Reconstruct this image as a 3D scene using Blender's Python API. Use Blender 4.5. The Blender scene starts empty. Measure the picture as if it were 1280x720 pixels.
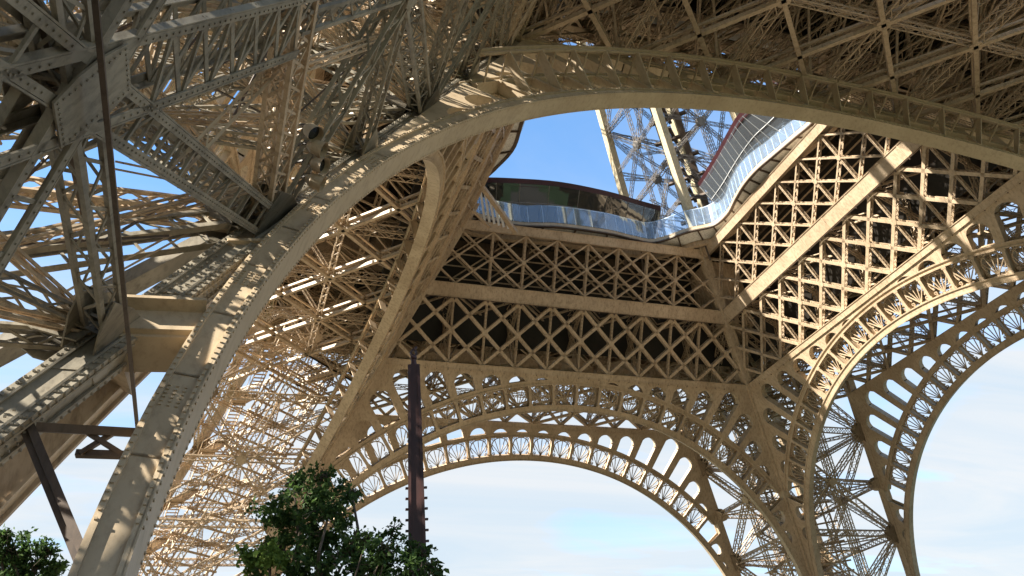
import bpy, math, random
import numpy as np
from mathutils import Vector, Matrix

scene = bpy.context.scene
rng = random.Random(7)
C = scene.collection

# ------------------------------------------------------------------ camera
FPX, YAW, PITCH, ROLL = 1068.4, 20.985, 30.887, -5.083
CAM = Vector((-37.362, -57.122, 1.6))
y_, p_, r_ = [math.radians(v) for v in (YAW, PITCH, ROLL)]
fw = Vector((math.sin(y_)*math.cos(p_), math.cos(y_)*math.cos(p_), math.sin(p_)))
rt = Vector((math.cos(y_), -math.sin(y_), 0)); up = rt.cross(fw)
rt2 = rt*math.cos(r_)+up*math.sin(r_); up2 = up*math.cos(r_)-rt*math.sin(r_)
cam = bpy.data.cameras.new('camera'); camo = bpy.data.objects.new('camera', cam); C.objects.link(camo)
cam.sensor_width = 36; cam.lens = FPX/1280*36; cam.clip_start = 0.1; cam.clip_end = 20000
m = Matrix.Identity(4)
for i in range(3):
    m[i][0] = rt2[i]; m[i][1] = up2[i]; m[i][2] = -fw[i]; m[i][3] = CAM[i]
camo.matrix_world = m
scene.camera = camo

def pix(x, y):
    d = fw*FPX+rt2*(x-640)-up2*(y-360); return d.normalized()
# ------------------------------------------------------------------ sky, sun, exposure
SUN = Vector((-0.80, -0.035, 0.60)).normalized()
w = bpy.data.worlds.new('World'); scene.world = w; w.use_nodes = True
nt = w.node_tree; N = nt.nodes; Lk = nt.links
N.clear()
out = N.new('ShaderNodeOutputWorld'); bg = N.new('ShaderNodeBackground'); sky = N.new('ShaderNodeTexSky')
sky.sky_type = 'NISHITA'; sky.sun_disc = False
sky.sun_elevation = math.asin(SUN.z); sky.sun_rotation = math.atan2(SUN.x, SUN.y)
sky.air_density = 1.3; sky.dust_density = 0.3; sky.ozone_density = 2.0
tc = N.new('ShaderNodeTexCoord'); sep = N.new('ShaderNodeSeparateXYZ'); Lk.new(tc.outputs['Generated'], sep.inputs[0])
ad = N.new('ShaderNodeMath'); ad.operation = 'ADD'; ad.inputs[1].default_value = 0.12; Lk.new(sep.outputs['Z'], ad.inputs[0])
dx = N.new('ShaderNodeMath'); dx.operation = 'DIVIDE'; Lk.new(sep.outputs['X'], dx.inputs[0]); Lk.new(ad.outputs[0], dx.inputs[1])
dy = N.new('ShaderNodeMath'); dy.operation = 'DIVIDE'; Lk.new(sep.outputs['Y'], dy.inputs[0]); Lk.new(ad.outputs[0], dy.inputs[1])
cb = N.new('ShaderNodeCombineXYZ'); Lk.new(dx.outputs[0], cb.inputs[0]); Lk.new(dy.outputs[0], cb.inputs[1])
mp = N.new('ShaderNodeMapping'); Lk.new(cb.outputs[0], mp.inputs[0]); mp.inputs['Rotation'].default_value = (0, 0, 0.55); mp.inputs['Scale'].default_value = (0.5, 1.1, 1)
nz = N.new('ShaderNodeTexNoise'); nz.inputs['Scale'].default_value = 1.6; nz.inputs['Detail'].default_value = 7; nz.inputs['Roughness'].default_value = 0.55; nz.inputs['Distortion'].default_value = 0.5
Lk.new(mp.outputs[0], nz.inputs['Vector'])
cr = N.new('ShaderNodeValToRGB'); cr.color_ramp.elements[0].position = 0.40; cr.color_ramp.elements[1].position = 0.60; Lk.new(nz.outputs[0], cr.inputs[0])
# thin cloud gets denser toward the horizon
hz = N.new('ShaderNodeMapRange'); hz.inputs['From Min'].default_value = 0.72; hz.inputs['From Max'].default_value = 0.25
hz.inputs['To Min'].default_value = 0.12; hz.inputs['To Max'].default_value = 1.0; Lk.new(sep.outputs['Z'], hz.inputs['Value'])
ml = N.new('ShaderNodeMath'); ml.operation = 'MULTIPLY'; Lk.new(cr.outputs[0], ml.inputs[0]); Lk.new(hz.outputs[0], ml.inputs[1])
hz2 = N.new('ShaderNodeMapRange'); hz2.inputs['From Min'].default_value = 0.66; hz2.inputs['From Max'].default_value = 0.1
hz2.inputs['To Min'].default_value = 0.0; hz2.inputs['To Max'].default_value = 0.9; Lk.new(sep.outputs['Z'], hz2.inputs['Value'])
ad2 = N.new('ShaderNodeMath'); ad2.operation = 'ADD'; ad2.use_clamp = True; Lk.new(ml.outputs[0], ad2.inputs[0]); Lk.new(hz2.outputs[0], ad2.inputs[1])
mlc = N.new('ShaderNodeMath'); mlc.operation = 'MULTIPLY'; mlc.inputs[1].default_value = 0.95; Lk.new(ad2.outputs[0], mlc.inputs[0])
tint = N.new('ShaderNodeMix'); tint.data_type = 'RGBA'; tint.blend_type = 'MULTIPLY'; tint.inputs[0].default_value = 1; tint.inputs[7].default_value = (0.66, 0.97, 1.18, 1); Lk.new(sky.outputs[0], tint.inputs[6])
mx = N.new('ShaderNodeMix'); mx.data_type = 'RGBA'; Lk.new(mlc.outputs[0], mx.inputs[0]); Lk.new(tint.outputs[2], mx.inputs[6])
cc = N.new('ShaderNodeValToRGB'); nz2 = N.new('ShaderNodeTexNoise'); nz2.inputs['Scale'].default_value = 2.6; nz2.inputs['Detail'].default_value = 8; nz2.inputs['Roughness'].default_value = 0.6; nz2.inputs['Distortion'].default_value = 0.8
mp3 = N.new('ShaderNodeMapping'); mp3.inputs['Rotation'].default_value = (0, 0, 0.5); mp3.inputs['Scale'].default_value = (0.3, 1.3, 1); Lk.new(cb.outputs[0], mp3.inputs[0]); Lk.new(mp3.outputs[0], nz2.inputs['Vector']); Lk.new(nz2.outputs[0], cc.inputs[0])
cc.color_ramp.elements[0].position = 0.38; cc.color_ramp.elements[1].position = 0.62
cc.color_ramp.elements[0].color = (0.80, 0.91, 1.0, 1); cc.color_ramp.elements[1].color = (0.96, 0.985, 1.0, 1)
cs_ = N.new('ShaderNodeMix'); cs_.data_type = 'RGBA'; cs_.blend_type = 'MULTIPLY'; cs_.inputs[0].default_value = 1; cs_.inputs[7].default_value = (3.1, 3.1, 3.1, 1)
Lk.new(cc.outputs[0], cs_.inputs[6]); Lk.new(cs_.outputs[2], mx.inputs[7])
Lk.new(mx.outputs[2], bg.inputs[0]); bg.inputs[1].default_value = 0.071; Lk.new(bg.outputs[0], out.inputs[0])

sl = bpy.data.lights.new('sun', 'SUN'); sl.energy = 5.0; sl.angle = math.radians(0.5); sl.color = (1.0, 0.945, 0.85)
so = bpy.data.objects.new('sun', sl); C.objects.link(so); so.rotation_euler = SUN.to_track_quat('Z', 'Y').to_euler()
vs = scene.view_settings; vs.view_transform = 'Standard'; vs.look = 'None'; vs.exposure = 2.05; vs.gamma = 1; vs.use_curve_mapping = False
scene.cycles.max_bounces = 6; scene.cycles.diffuse_bounces = 4; scene.cycles.transparent_max_bounces = 12

# ------------------------------------------------------------------ materials
def nmat(name):
    mt = bpy.data.materials.new(name); mt.use_nodes = True
    return mt, mt.node_tree, mt.node_tree.nodes['Principled BSDF']
def paint(name, c1, c2, rough=0.55, dirt=0.7, scale=0.35, streak=True, bump=0.0, spec=0.35):
    mt, t, b = nmat(name)
    g = t.nodes.new('ShaderNodeNewGeometry')
    n1 = t.nodes.new('ShaderNodeTexNoise'); n1.inputs['Scale'].default_value = scale; n1.inputs['Detail'].default_value = 8; n1.inputs['Roughness'].default_value = 0.65
    mpg = t.nodes.new('ShaderNodeMapping'); mpg.inputs['Scale'].default_value = (1, 1, 0.35); t.links.new(g.outputs['Position'], mpg.inputs[0]); t.links.new(mpg.outputs[0], n1.inputs['Vector'])
    r = t.nodes.new('ShaderNodeValToRGB'); r.color_ramp.elements[0].position = 0.36; r.color_ramp.elements[1].position = 0.66
    r.color_ramp.elements[0].color = (*c1, 1); r.color_ramp.elements[1].color = (*c2, 1)
    t.links.new(n1.outputs[0], r.inputs[0]); col = r.outputs[0]
    if streak:
        n2 = t.nodes.new('ShaderNodeTexNoise'); n2.inputs['Scale'].default_value = 5.0; n2.inputs['Detail'].default_value = 6; n2.inputs['Roughness'].default_value = 0.7
        mp2 = t.nodes.new('ShaderNodeMapping'); mp2.inputs['Scale'].default_value = (1, 1, 0.15); t.links.new(g.outputs['Position'], mp2.inputs[0]); t.links.new(mp2.outputs[0], n2.inputs['Vector'])
        r2 = t.nodes.new('ShaderNodeValToRGB'); r2.color_ramp.elements[0].position = 0.30; r2.color_ramp.elements[1].position = 0.52
        r2.color_ramp.elements[0].color = (0.36, 0.33, 0.29, 1); r2.color_ramp.elements[1].color = (1, 1, 1, 1)
        t.links.new(n2.outputs[0], r2.inputs[0])
        mu = t.nodes.new('ShaderNodeMix'); mu.data_type = 'RGBA'; mu.blend_type = 'MULTIPLY'; mu.inputs[0].default_value = dirt
        t.links.new(col, mu.inputs[6]); t.links.new(r2.outputs[0], mu.inputs[7]); col = mu.outputs[2]
    t.links.new(col, b.inputs['Base Color']); b.inputs['Roughness'].default_value = rough
    b.inputs['Specular IOR Level'].default_value = spec
    if bump:
        bn = t.nodes.new('ShaderNodeBump'); bn.inputs['Strength'].default_value = bump; bn.inputs['Distance'].default_value = 0.03
        t.links.new(n1.outputs[0], bn.inputs['Height']); t.links.new(bn.outputs[0], b.inputs['Normal'])
    return mt
IRON = paint('iron_paint_warm', (0.38, 0.28, 0.18), (0.52, 0.40, 0.27))
IRONN = paint('iron_paint_near_shade', (0.17, 0.148, 0.11), (0.31, 0.27, 0.20), scale=0.9)  # greyer iron for the near pillar, darkened to carry its shade in the colour
IRONR = paint('iron_paint_arch_band', (0.38, 0.29, 0.185), (0.47, 0.37, 0.245), scale=0.35, dirt=0.4)
BLACKP = paint('black_void_screen', (0.012, 0.010, 0.008), (0.03, 0.024, 0.018))  # near-black colour of the added screens, painting the shade behind the trusses
UPBR = paint('iron_bracing_shade', (0.13, 0.115, 0.105), (0.22, 0.195, 0.17))  # upper bracing iron with its shade put into a darker, greyer colour
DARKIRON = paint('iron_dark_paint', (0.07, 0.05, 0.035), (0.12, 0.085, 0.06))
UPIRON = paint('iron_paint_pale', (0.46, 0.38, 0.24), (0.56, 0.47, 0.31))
RUST = paint('brown_post_paint', (0.034, 0.015, 0.013), (0.07, 0.028, 0.022), rough=0.5, scale=3)
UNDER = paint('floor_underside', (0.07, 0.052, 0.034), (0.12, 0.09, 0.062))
MAROON = paint('maroon_cladding', (0.028, 0.007, 0.008), (0.05, 0.012, 0.013), rough=0.4, streak=False)
PALE = paint('pale_panel', (0.60, 0.58, 0.52), (0.70, 0.68, 0.62), streak=True)
WHITE = paint('white_frame', (0.72, 0.72, 0.70), (0.80, 0.80, 0.78), streak=False)
FRAME = paint('grey_frame', (0.34, 0.34, 0.33), (0.42, 0.42, 0.41), streak=False)
BARK = paint('bark', (0.06, 0.045, 0.03), (0.11, 0.085, 0.06), scale=6, rough=0.9)
LAWN = paint('dark_lawn', (0.025, 0.045, 0.015), (0.05, 0.08, 0.03), scale=0.2, rough=0.95, streak=False)
SAND = paint('plaza_paving', (0.06, 0.053, 0.043), (0.10, 0.088, 0.07), scale=0.25, rough=0.9, streak=False)
STONE = paint('stone_base', (0.36, 0.32, 0.26), (0.45, 0.41, 0.34), scale=1.2, rough=0.85)
STEELD = paint('lamp_steel', (0.16, 0.14, 0.12), (0.22, 0.19, 0.16), rough=0.4)
def glass(name, col, alpha, rough=0.03, refl=0.25):
    """thin pane: see-through part, a tinted body and a glossy reflection"""
    mt, t, b = nmat(name)
    b.inputs['Base Color'].default_value = (*col, 1); b.inputs['Roughness'].default_value = 0.35; b.inputs['Specular IOR Level'].default_value = 0.2
    tr = t.nodes.new('ShaderNodeBsdfTransparent'); tr.inputs[0].default_value = (0.88, 0.93, 0.98, 1)
    gl = t.nodes.new('ShaderNodeBsdfGlossy'); gl.inputs['Roughness'].default_value = rough; gl.inputs['Color'].default_value = (0.9, 0.95, 1, 1)
    m1 = t.nodes.new('ShaderNodeMixShader'); m1.inputs[0].default_value = alpha; t.links.new(tr.outputs[0], m1.inputs[1]); t.links.new(b.outputs[0], m1.inputs[2])
    lw = t.nodes.new('ShaderNodeFresnel'); lw.inputs['IOR'].default_value = 1.5
    mr = t.nodes.new('ShaderNodeMapRange'); mr.inputs['To Min'].default_value = refl*0.3; mr.inputs['To Max'].default_value = min(1, refl*3); t.links.new(lw.outputs[0], mr.inputs['Value'])
    m2 = t.nodes.new('ShaderNodeMixShader'); t.links.new(mr.outputs[0], m2.inputs[0]); t.links.new(m1.outputs[0], m2.inputs[1]); t.links.new(gl.outputs[0], m2.inputs[2])
    t.links.new(m2.outputs[0], t.nodes['Material Output'].inputs[0])
    return mt
DGLASS = glass('dark_window_glass', (0.010, 0.013, 0.014), 0.92, refl=0.22)
BGLASS = glass('balustrade_glass', (0.50, 0.60, 0.72), 0.12, refl=0.09)
WGLASS = glass('tinted_facade_glass', (0.22, 0.25, 0.28), 0.35, 0.05, refl=0.20)
def leafmat(name, c1, c2):
    mt, t, b = nmat(name)
    oi = t.nodes.new('ShaderNodeNewGeometry'); r = t.nodes.new('ShaderNodeValToRGB')
    r.color_ramp.elements[0].color = (*c1, 1); r.color_ramp.elements[1].color = (*c2, 1)
    t.links.new(oi.outputs['Random Per Island'], r.inputs[0]); t.links.new(r.outputs[0], b.inputs['Base Color'])
    b.inputs['Roughness'].default_value = 0.6; b.inputs['Specular IOR Level'].default_value = 0.15
    tr = t.nodes.new('ShaderNodeBsdfTranslucent'); ms = t.nodes.new('ShaderNodeMixShader'); ms.inputs[0].default_value = 0.4
    t.links.new(r.outputs[0], tr.inputs[0]); o = t.nodes['Material Output']
    t.links.new(b.outputs[0], ms.inputs[1]); t.links.new(tr.outputs[0], ms.inputs[2]); t.links.new(ms.outputs[0], o.inputs[0])
    return mt
LEAF = leafmat('dark_green_leaves', (0.018, 0.045, 0.013), (0.08, 0.135, 0.034))
LEAFY = leafmat('bright_green_leaves', (0.10, 0.17, 0.03), (0.20, 0.28, 0.06))
def meshmat(name):
    mt, t, b = nmat(name)
    b.inputs['Base Color'].default_value = (0.12, 0.11, 0.09, 1); b.inputs['Roughness'].default_value = 0.5
    return mt
NETM = meshmat('wire_net')

# ------------------------------------------------------------------ mesh collector
def v3(p): return np.array(p, float)
def nrm(a): return a/np.maximum(np.linalg.norm(a, axis=-1, keepdims=True), 1e-9)
class MB:
    def __init__(s): s.B = []; s.V = []; s.F = []; s.nv = 0
    def bar(s, a, b, w, t, upv=(0, 0, 1)):
        """box bar a->b, w across (perpendicular to upv), t along upv"""
        s.B.append((*a, *b, w, t, *upv)); return s
    def poly(s, verts, faces):
        s.V.extend([tuple(map(float, v)) for v in verts]); s.F.extend([tuple(i+s.nv for i in f) for f in faces]); s.nv += len(verts)
    def box8(s, vs):   # bottom 4 (ccw), top 4
        s.poly(vs, [(3, 2, 1, 0), (4, 5, 6, 7), (0, 1, 5, 4), (1, 2, 6, 5), (2, 3, 7, 6), (3, 0, 4, 7)])
    def prism(s, pts, nv, th):
        """closed polygon pts extruded +-th/2 along nv"""
        pts = [v3(p) for p in pts]; nv = nrm(v3(nv))*th/2; n = len(pts)
        s.poly([p-nv for p in pts]+[p+nv for p in pts], [tuple(range(n))[::-1], tuple(range(n, 2*n))]+[(i, (i+1) % n, n+(i+1) % n, n+i) for i in range(n)])
    def build(s, name, mat, parent=None, label=None, smooth=False, kind=None, xf=None):
        V = []; F = []
        if s.B:
            A = np.array(s.B, float); a = A[:, :3]; b = A[:, 3:6]; wd = A[:, 6:7]; th = A[:, 7:8]; u0 = A[:, 8:11]
            d = nrm(b-a); u = u0-d*(d*u0).sum(1, keepdims=True)
            bad = np.linalg.norm(u, axis=1) < 1e-4; u[bad] = np.cross(d[bad], (1, .3, .2)); u = nrm(u)
            x = np.cross(d, u)
            hw = x*wd/2; ht = u*th/2
            vs = np.stack([a-hw-ht, a+hw-ht, a+hw+ht, a-hw+ht, b-hw-ht, b+hw-ht, b+hw+ht, b-hw+ht], 1).reshape(-1, 3)
            fb = np.array([(0, 1, 2, 3), (7, 6, 5, 4), (4, 5, 1, 0), (5, 6, 2, 1), (6, 7, 3, 2), (7, 4, 0, 3)])
            fs = (np.arange(len(A))[:, None, None]*8+fb[None]).reshape(-1, 4)
        else: vs = np.zeros((0, 3)); fs = np.zeros((0, 4), int)
        me = bpy.data.meshes.new(name)
        nb = len(vs); ev = np.array(s.V, float).reshape(-1, 3)
        allv = np.concatenate([vs, ev]); me.vertices.add(len(allv)); me.vertices.foreach_set('co', allv.ravel())
        loops = [fs.ravel()]; starts = [np.arange(len(fs))*4]; tot = [np.full(len(fs), 4)]
        if s.F:
            ls = np.array([len(f) for f in s.F]); loops.append(np.concatenate([np.array(f) for f in s.F])+nb)
            starts.append(len(fs)*4+np.concatenate([[0], np.cumsum(ls)[:-1]])); tot.append(ls)
        loops = np.concatenate(loops).astype(np.int32); starts = np.concatenate(starts).astype(np.int32); tot = np.concatenate(tot).astype(np.int32)
        me.loops.add(len(loops)); me.loops.foreach_set('vertex_index', loops)
        me.polygons.add(len(starts)); me.polygons.foreach_set('loop_start', starts); me.polygons.foreach_set('loop_total', tot)
        me.update(calc_edges=True); me.validate()
        me.polygons.foreach_set('use_smooth', np.full(len(me.polygons), bool(smooth)))
        me.materials.append(mat)
        o = bpy.data.objects.new(name, me); C.objects.link(o)
        if xf is not None: me.transform(xf)
        if parent: o.parent = parent
        if label: o['label'] = label
        if kind: o['kind'] = kind
        return o
def tag(o, label=None, cat=None, group=None, kind=None):
    if label: o['label'] = label
    if cat: o['category'] = cat
    if group: o['group'] = group
    if kind: o['kind'] = kind
    return o
def empty(name, loc=(0, 0, 0)):
    o = bpy.data.objects.new(name, None); C.objects.link(o); o.location = loc; o.empty_display_size = 0.5; return o

def girder(mb, a, b, w, d, nv, c=0.09, lace=0.05, pitch=None, faces=4, X=False):
    """lattice girder a->b: 4 chords and zigzag lacing; w in the face plane, d along nv"""
    a = v3(a); b = v3(b); ax = b-a; L = np.linalg.norm(ax)
    if L < 1e-3: return
    ax /= L; n = v3(nv); n = n-ax*(n@ax); n /= np.linalg.norm(n); x = np.cross(ax, n)
    cs = [(sx*x*(w-c)/2+sn*n*(d-c)/2) for sx, sn in ((-1, -1), (1, -1), (1, 1), (-1, 1))]
    for o in cs: mb.bar(a+o, b+o, c, c, n)
    k = max(2, int(round(L/(pitch or w))))
    P = [a+ax*L*i/k for i in range(k+1)]
    prs = [(0, 1, n), (2, 3, n), (1, 2, x), (3, 0, x)][:faces]
    for (i, j, uu) in prs:
        for q in range(k):
            s0, s1 = (cs[i], cs[j]) if q % 2 == 0 else (cs[j], cs[i])
            mb.bar(P[q]+s0, P[q+1]+s1, lace, lace*0.5, uu)
            if X: mb.bar(P[q]+s1, P[q+1]+s0, lace, lace*0.5, uu)

# ------------------------------------------------------------------ tower geometry
A0, K = 45.639, 0.5563
WP = 14.96
LN = math.sqrt(1+K*K)
def s_(h): return A0-K*h
def WL(u, v, off=0.0, o=0):
    """far-wall plane coordinates: u along, v up the slope, off outward normal"""
    h = v/LN
    return np.array([u, s_(h)+o*WP+off/LN, h+off*K/LN])
NW = np.array([0, 1/LN, K/LN])
ROT = {'far': 0, 'left': math.pi/2, 'near': math.pi, 'right': -math.pi/2}

tower = empty('iron_tower')
tag(tower, 'brown wrought iron lattice tower on four leaning pillars joined by decorated arches, seen from below', 'tower')

class Arch:
    def __init__(s, ru, h0, rh, o):
        s.ru, s.v0, s.rv, s.o = ru, h0*LN, rh*LN, o
        tt = np.linspace(0, 1.5, 3001); pu = s.ru*np.sin(tt); pv = s.v0+s.rv*np.cos(tt)
        arc = np.concatenate([[0], np.cumsum(np.hypot(np.diff(pu), np.diff(pv)))]); s.tt, s.arc = tt, arc
    def t_at(s, L): return math.copysign(np.interp(abs(L), s.arc, s.tt), L)
    def pt(s, t, r):
        u = s.ru*math.sin(t); v = s.v0+s.rv*math.cos(t)
        n = np.array([math.sin(t)/s.ru, math.cos(t)/s.rv]); n /= np.linalg.norm(n)
        return u+n[0]*r, v+n[1]*r
    def avail(s, t, top, inset=0.5):
        u0, v0 = s.pt(t, 0); u1, v1 = s.pt(t, 1); du, dv = u1-u0, v1-v0
        best = 99
        if dv > 1e-6: best = (top*LN-v0)/dv
        sg = 1 if t >= 0 else -1
        # |u| = s(h)+... inner plane edge: u = A0-K*v/LN - inset (outer: columns of the outer face sit at the same u)
        den = sg*du+K*dv/LN
        if den > 1e-6: best = min(best, (A0-inset-K*v0/LN-sg*u0)/den)
        return best
INN = Arch(38.685, 0.439, 37.925, 0); OUT = Arch(38.465, 2.577, 35.551, 1)
R1, R2, R3 = 0.70, 2.95, 3.40
PIT = 2.62

def strip(mb, ar, t0, t1, n, ra, rb, d0, d1):
    """curved box between radial offsets ra..rb (may be functions of t) and normal offsets d0..d1"""
    fa = ra if callable(ra) else (lambda t: ra); fb = rb if callable(rb) else (lambda t: rb)
    vs = []
    for i in range(n+1):
        t = t0+(t1-t0)*i/n
        for r, d in ((fa(t), d0), (fb(t), d0), (fb(t), d1), (fa(t), d1)):
            u, v = ar.pt(t, r); vs.append(WL(u, v, d, ar.o))
    fs = []
    for i in range(n):
        b = 4*i
        for j in range(4): fs.append((b+j, b+(j+1) % 4, b+4+(j+1) % 4, b+4+j))
    fs += [(3, 2, 1, 0), (4*n, 4*n+1, 4*n+2, 4*n+3)]
    mb.poly(vs, fs)

def fan(mb, ar, ta, tb, fine=True):
    """cast-iron fan filling one bay between two radial struts"""
    def Q(x, r):       # x in 0..1 across, r radial metres
        t = ta+(tb-ta)*x; u, v = ar.pt(t, r); return WL(u, v, 0.0, ar.o)
    W = abs(tb-ta)*38.5; H = R2-R1
    def P(x, y): return Q(0.5+x/W, R1+y)
    def line(a, b, w=0.055): mb.bar(P(*a), P(*b), w*1.5, 0.10, NW)
    R = 0.43*W; cy = 0.52*H
    pts = [(R*math.cos(a), cy+R*math.sin(a)*0.95) for a in np.linspace(math.radians(-40), math.radians(220), 15)]
    for a, b in zip(pts[:-1], pts[1:]): line(a, b, 0.07)
    for a in np.linspace(math.radians(12), math.radians(168), 5):
        line((0.05*math.cos(a), 0.08), (R*math.cos(a)*0.98, cy+R*math.sin(a)*0.95), 0.05)
    line((-0.12, 0.05), (0.12, 0.05), 0.12)
    def spiral(cx, cy2, r0, turns, a0, sg):
        pr = None
        for i in range(13):
            f = i/12; a = a0+sg*turns*2*math.pi*f; r = r0*(1-0.8*f)
            p = (cx+r*math.cos(a), cy2+r*math.sin(a))
            if pr: line(pr, p, 0.045)
            pr = p
    for sg in (-1, 1):
        spiral(sg*0.34*W, H-0.26, 0.23, 1.3, math.pi/2, sg)
        spiral(sg*0.10*W, H-0.13, 0.11, 1.0, math.pi/2, -sg)
        spiral(sg*0.36*W, 0.24, 0.20, 1.3, -math.pi/2, -sg)
        line((sg*0.46*W, 0.5*H), (sg*0.40*W, 0.5*H), 0.05)
    line((-0.44*W, H-0.04), (0.44*W, H-0.04), 0.08)

def make_arch(side, ar, fine_range):
    """ring, fans, spandrel plate on one wall"""
    X = Matrix.Rotation(ROT[side], 4, 'Z')
    near = side == 'near'
    mat = IRONR if near else IRON
    lab = {0: 'inner', 1: 'outer'}[ar.o]
    tF = 0
    tt = np.linspace(0, 1.5, 1500)
    for t in tt:
        if ar.avail(t, 60) < R3+0.1: break
        tF = t
    tE = 0
    for t in tt:
        if t > 0.3 and ar.avail(t, 60) < R1+0.25: break
        tE = t
    mb = MB()
    tend = 1.47
    # lower ring: box with proud edge flanges
    strip(mb, ar, -tend, tend, 120, 0.03, R1-0.03, -0.34, 0.40)
    for d0, d1 in ((-0.42, -0.342), (0.402, 0.48)):
        strip(mb, ar, -tend, tend, 120, 0.0, 0.10, d0, d1); strip(mb, ar, -tend, tend, 120, R1-0.10, R1+0.01, d0, d1)
    strip(mb, ar, -tend, tend, 120, -0.03, 0.027, -0.42, 0.48)
    if near and ar.o == 0:      # joint plates and rivets on the band close to the viewer
        for side_d in (0.405,):
            for i, L in enumerate(np.arange(-58, 58, 2.4)):
                t = ar.t_at(L)
                if abs(t) > tend: continue
                strip(mb, ar, t-0.0006, t+0.0006, 1, 0.10, R1-0.10, side_d-0.012*np.sign(-side_d), side_d+0.012*np.sign(side_d))
    ring = mb.build('arch', mat, tower, {'far': 'decorated arch on the far side', 'right': 'sunlit decorated arch on the right side', 'left': 'arch of the left side seen edge on', 'near': 'big plain-edged arch sweeping overhead in front'}[side] if not ar.o else None, xf=X)
    if near and ar.o == 0:
        mb = MB()
        for L in np.arange(-25, 62, 0.2):
            t = ar.t_at(L)
            if abs(t) > 1.44: continue
            for r in (0.05, R1-0.05):
                u, v = ar.pt(t, r)
                c = WL(u, v, 0.48, 0); mb.bar(c, c+NW*0.03, 0.048, 0.048, (1, 0, 0))
                c = WL(u, v, -0.585, 0)
            if abs(L) > 20:
                for d in (-0.35, 0.40):
                    u, v = ar.pt(t, -0.03); u2, v2 = ar.pt(t, -0.055); mb.bar(WL(u, v, d), WL(u2, v2, d), 0.045, 0.045, (1, 0, 0))
        for L in np.arange(2.4, 60, 4.8):
            for i in range(6):
                for j in range(3):
                    t = ar.t_at(L+i*0.12)
                    u, v = ar.pt(t, 0.25+j*0.15)
                    c = WL(u, v, 0.40); mb.bar(c, c+NW*0.03, 0.05, 0.05, (1, 0, 0))
        mb.build('rivet_row', mat, ring, xf=X)
    # upper ring
    mb = MB()
    strip(mb, ar, -tF, tF, 80, R2, R3, -0.30, 0.30); 
    for d0, d1 in ((-0.40, -0.302), (0.302, 0.40)):
        strip(mb, ar, -tF, tF, 80, R2-0.04, R2+0.10, d0, d1)
        strip(mb, ar, -tF, tF, 80, R3-0.08, R3+0.06, d0, d1)
    mb.build('outer_ring', mat, ring, xf=X)
    if ar.o == 0:
        mb = MB(); strip(mb, ar, -tF, tF, 80, R2-0.05, R2+0.25, 1.75, 1.85); strip(mb, ar, -tF, tF, 80, R2+0.2, R2+0.27, 1.6, 2.0)
        mb.build('back_ring', mat, ring, xf=X)
    # radial struts
    nS = int(np.interp(tF, ar.tt, ar.arc)//PIT)
    msr = MB()
    for i in range(-nS, nS+1):
        one = fine_range and fine_range[0] <= i < fine_range[1]; ms = MB() if one else msr
        t = ar.t_at(i*PIT)
        a = WL(*ar.pt(t, R1), 0, ar.o); b = WL(*ar.pt(t, R2), 0, ar.o)
        for d in (-0.36, 0.36):
            ms.bar(a+NW*d, b+NW*d, 0.30, 0.10, NW)
            ms.bar(a+NW*d, a+NW*d+(b-a)*0.10, 0.46, 0.12, NW)
            ms.bar(b+NW*d, b+NW*d-(b-a)*0.10, 0.46, 0.12, NW)
        ms.bar(a, b, 0.10, 0.62, NW)
        if ar.o == 0:
            tg = nrm(b-a); mid0 = a+NW*.45; mid1 = b+NW*1.7
            wv = np.cross(nrm(mid1-mid0), np.cross(tg, NW)); mid0 = a-NW*.2; mid1 = b+NW*1.7; ms.bar(mid0, mid1, .07, .55, wv)
            tq = ar.t_at((i+.5)*PIT)
            if abs(tq) < tF: ms.bar(WL(*ar.pt(tq, R2), .3), WL(*ar.pt(tq, R2), 1.75), .08, .12)
            ms.bar(b+NW*.3, b+NW*1.75, .10, .16)
        if one: ms.build('radial_strut', mat, ring, xf=X)
    if msr.B: msr.build('radial_struts', mat, ring, kind='stuff', xf=X)
    # fans
    rest = MB()
    for i in range(-nS, nS):
        ta, tb = ar.t_at(i*PIT+0.15), ar.t_at((i+1)*PIT-0.15)
        if fine_range and fine_range[0] <= i < fine_range[1]:
            f = MB(); fan(f, ar, ta, tb); f.build('fan_panel', mat, ring, xf=X)
        else: fan(rest, ar, ta, tb)
    if rest.B: rest.build('fan_panels', mat, ring, kind='stuff', xf=X)
    # spandrel plate with keyhole openings
    mb = MB(); top = 41.9
    def bound(t): return ar.avail(t, top)
    sh = 0.28*PIT+0.12
    nmax = int(np.interp(tE, ar.tt, ar.arc)//PIT)+1
    D0, D1 = (-0.05, 0.05)
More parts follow.
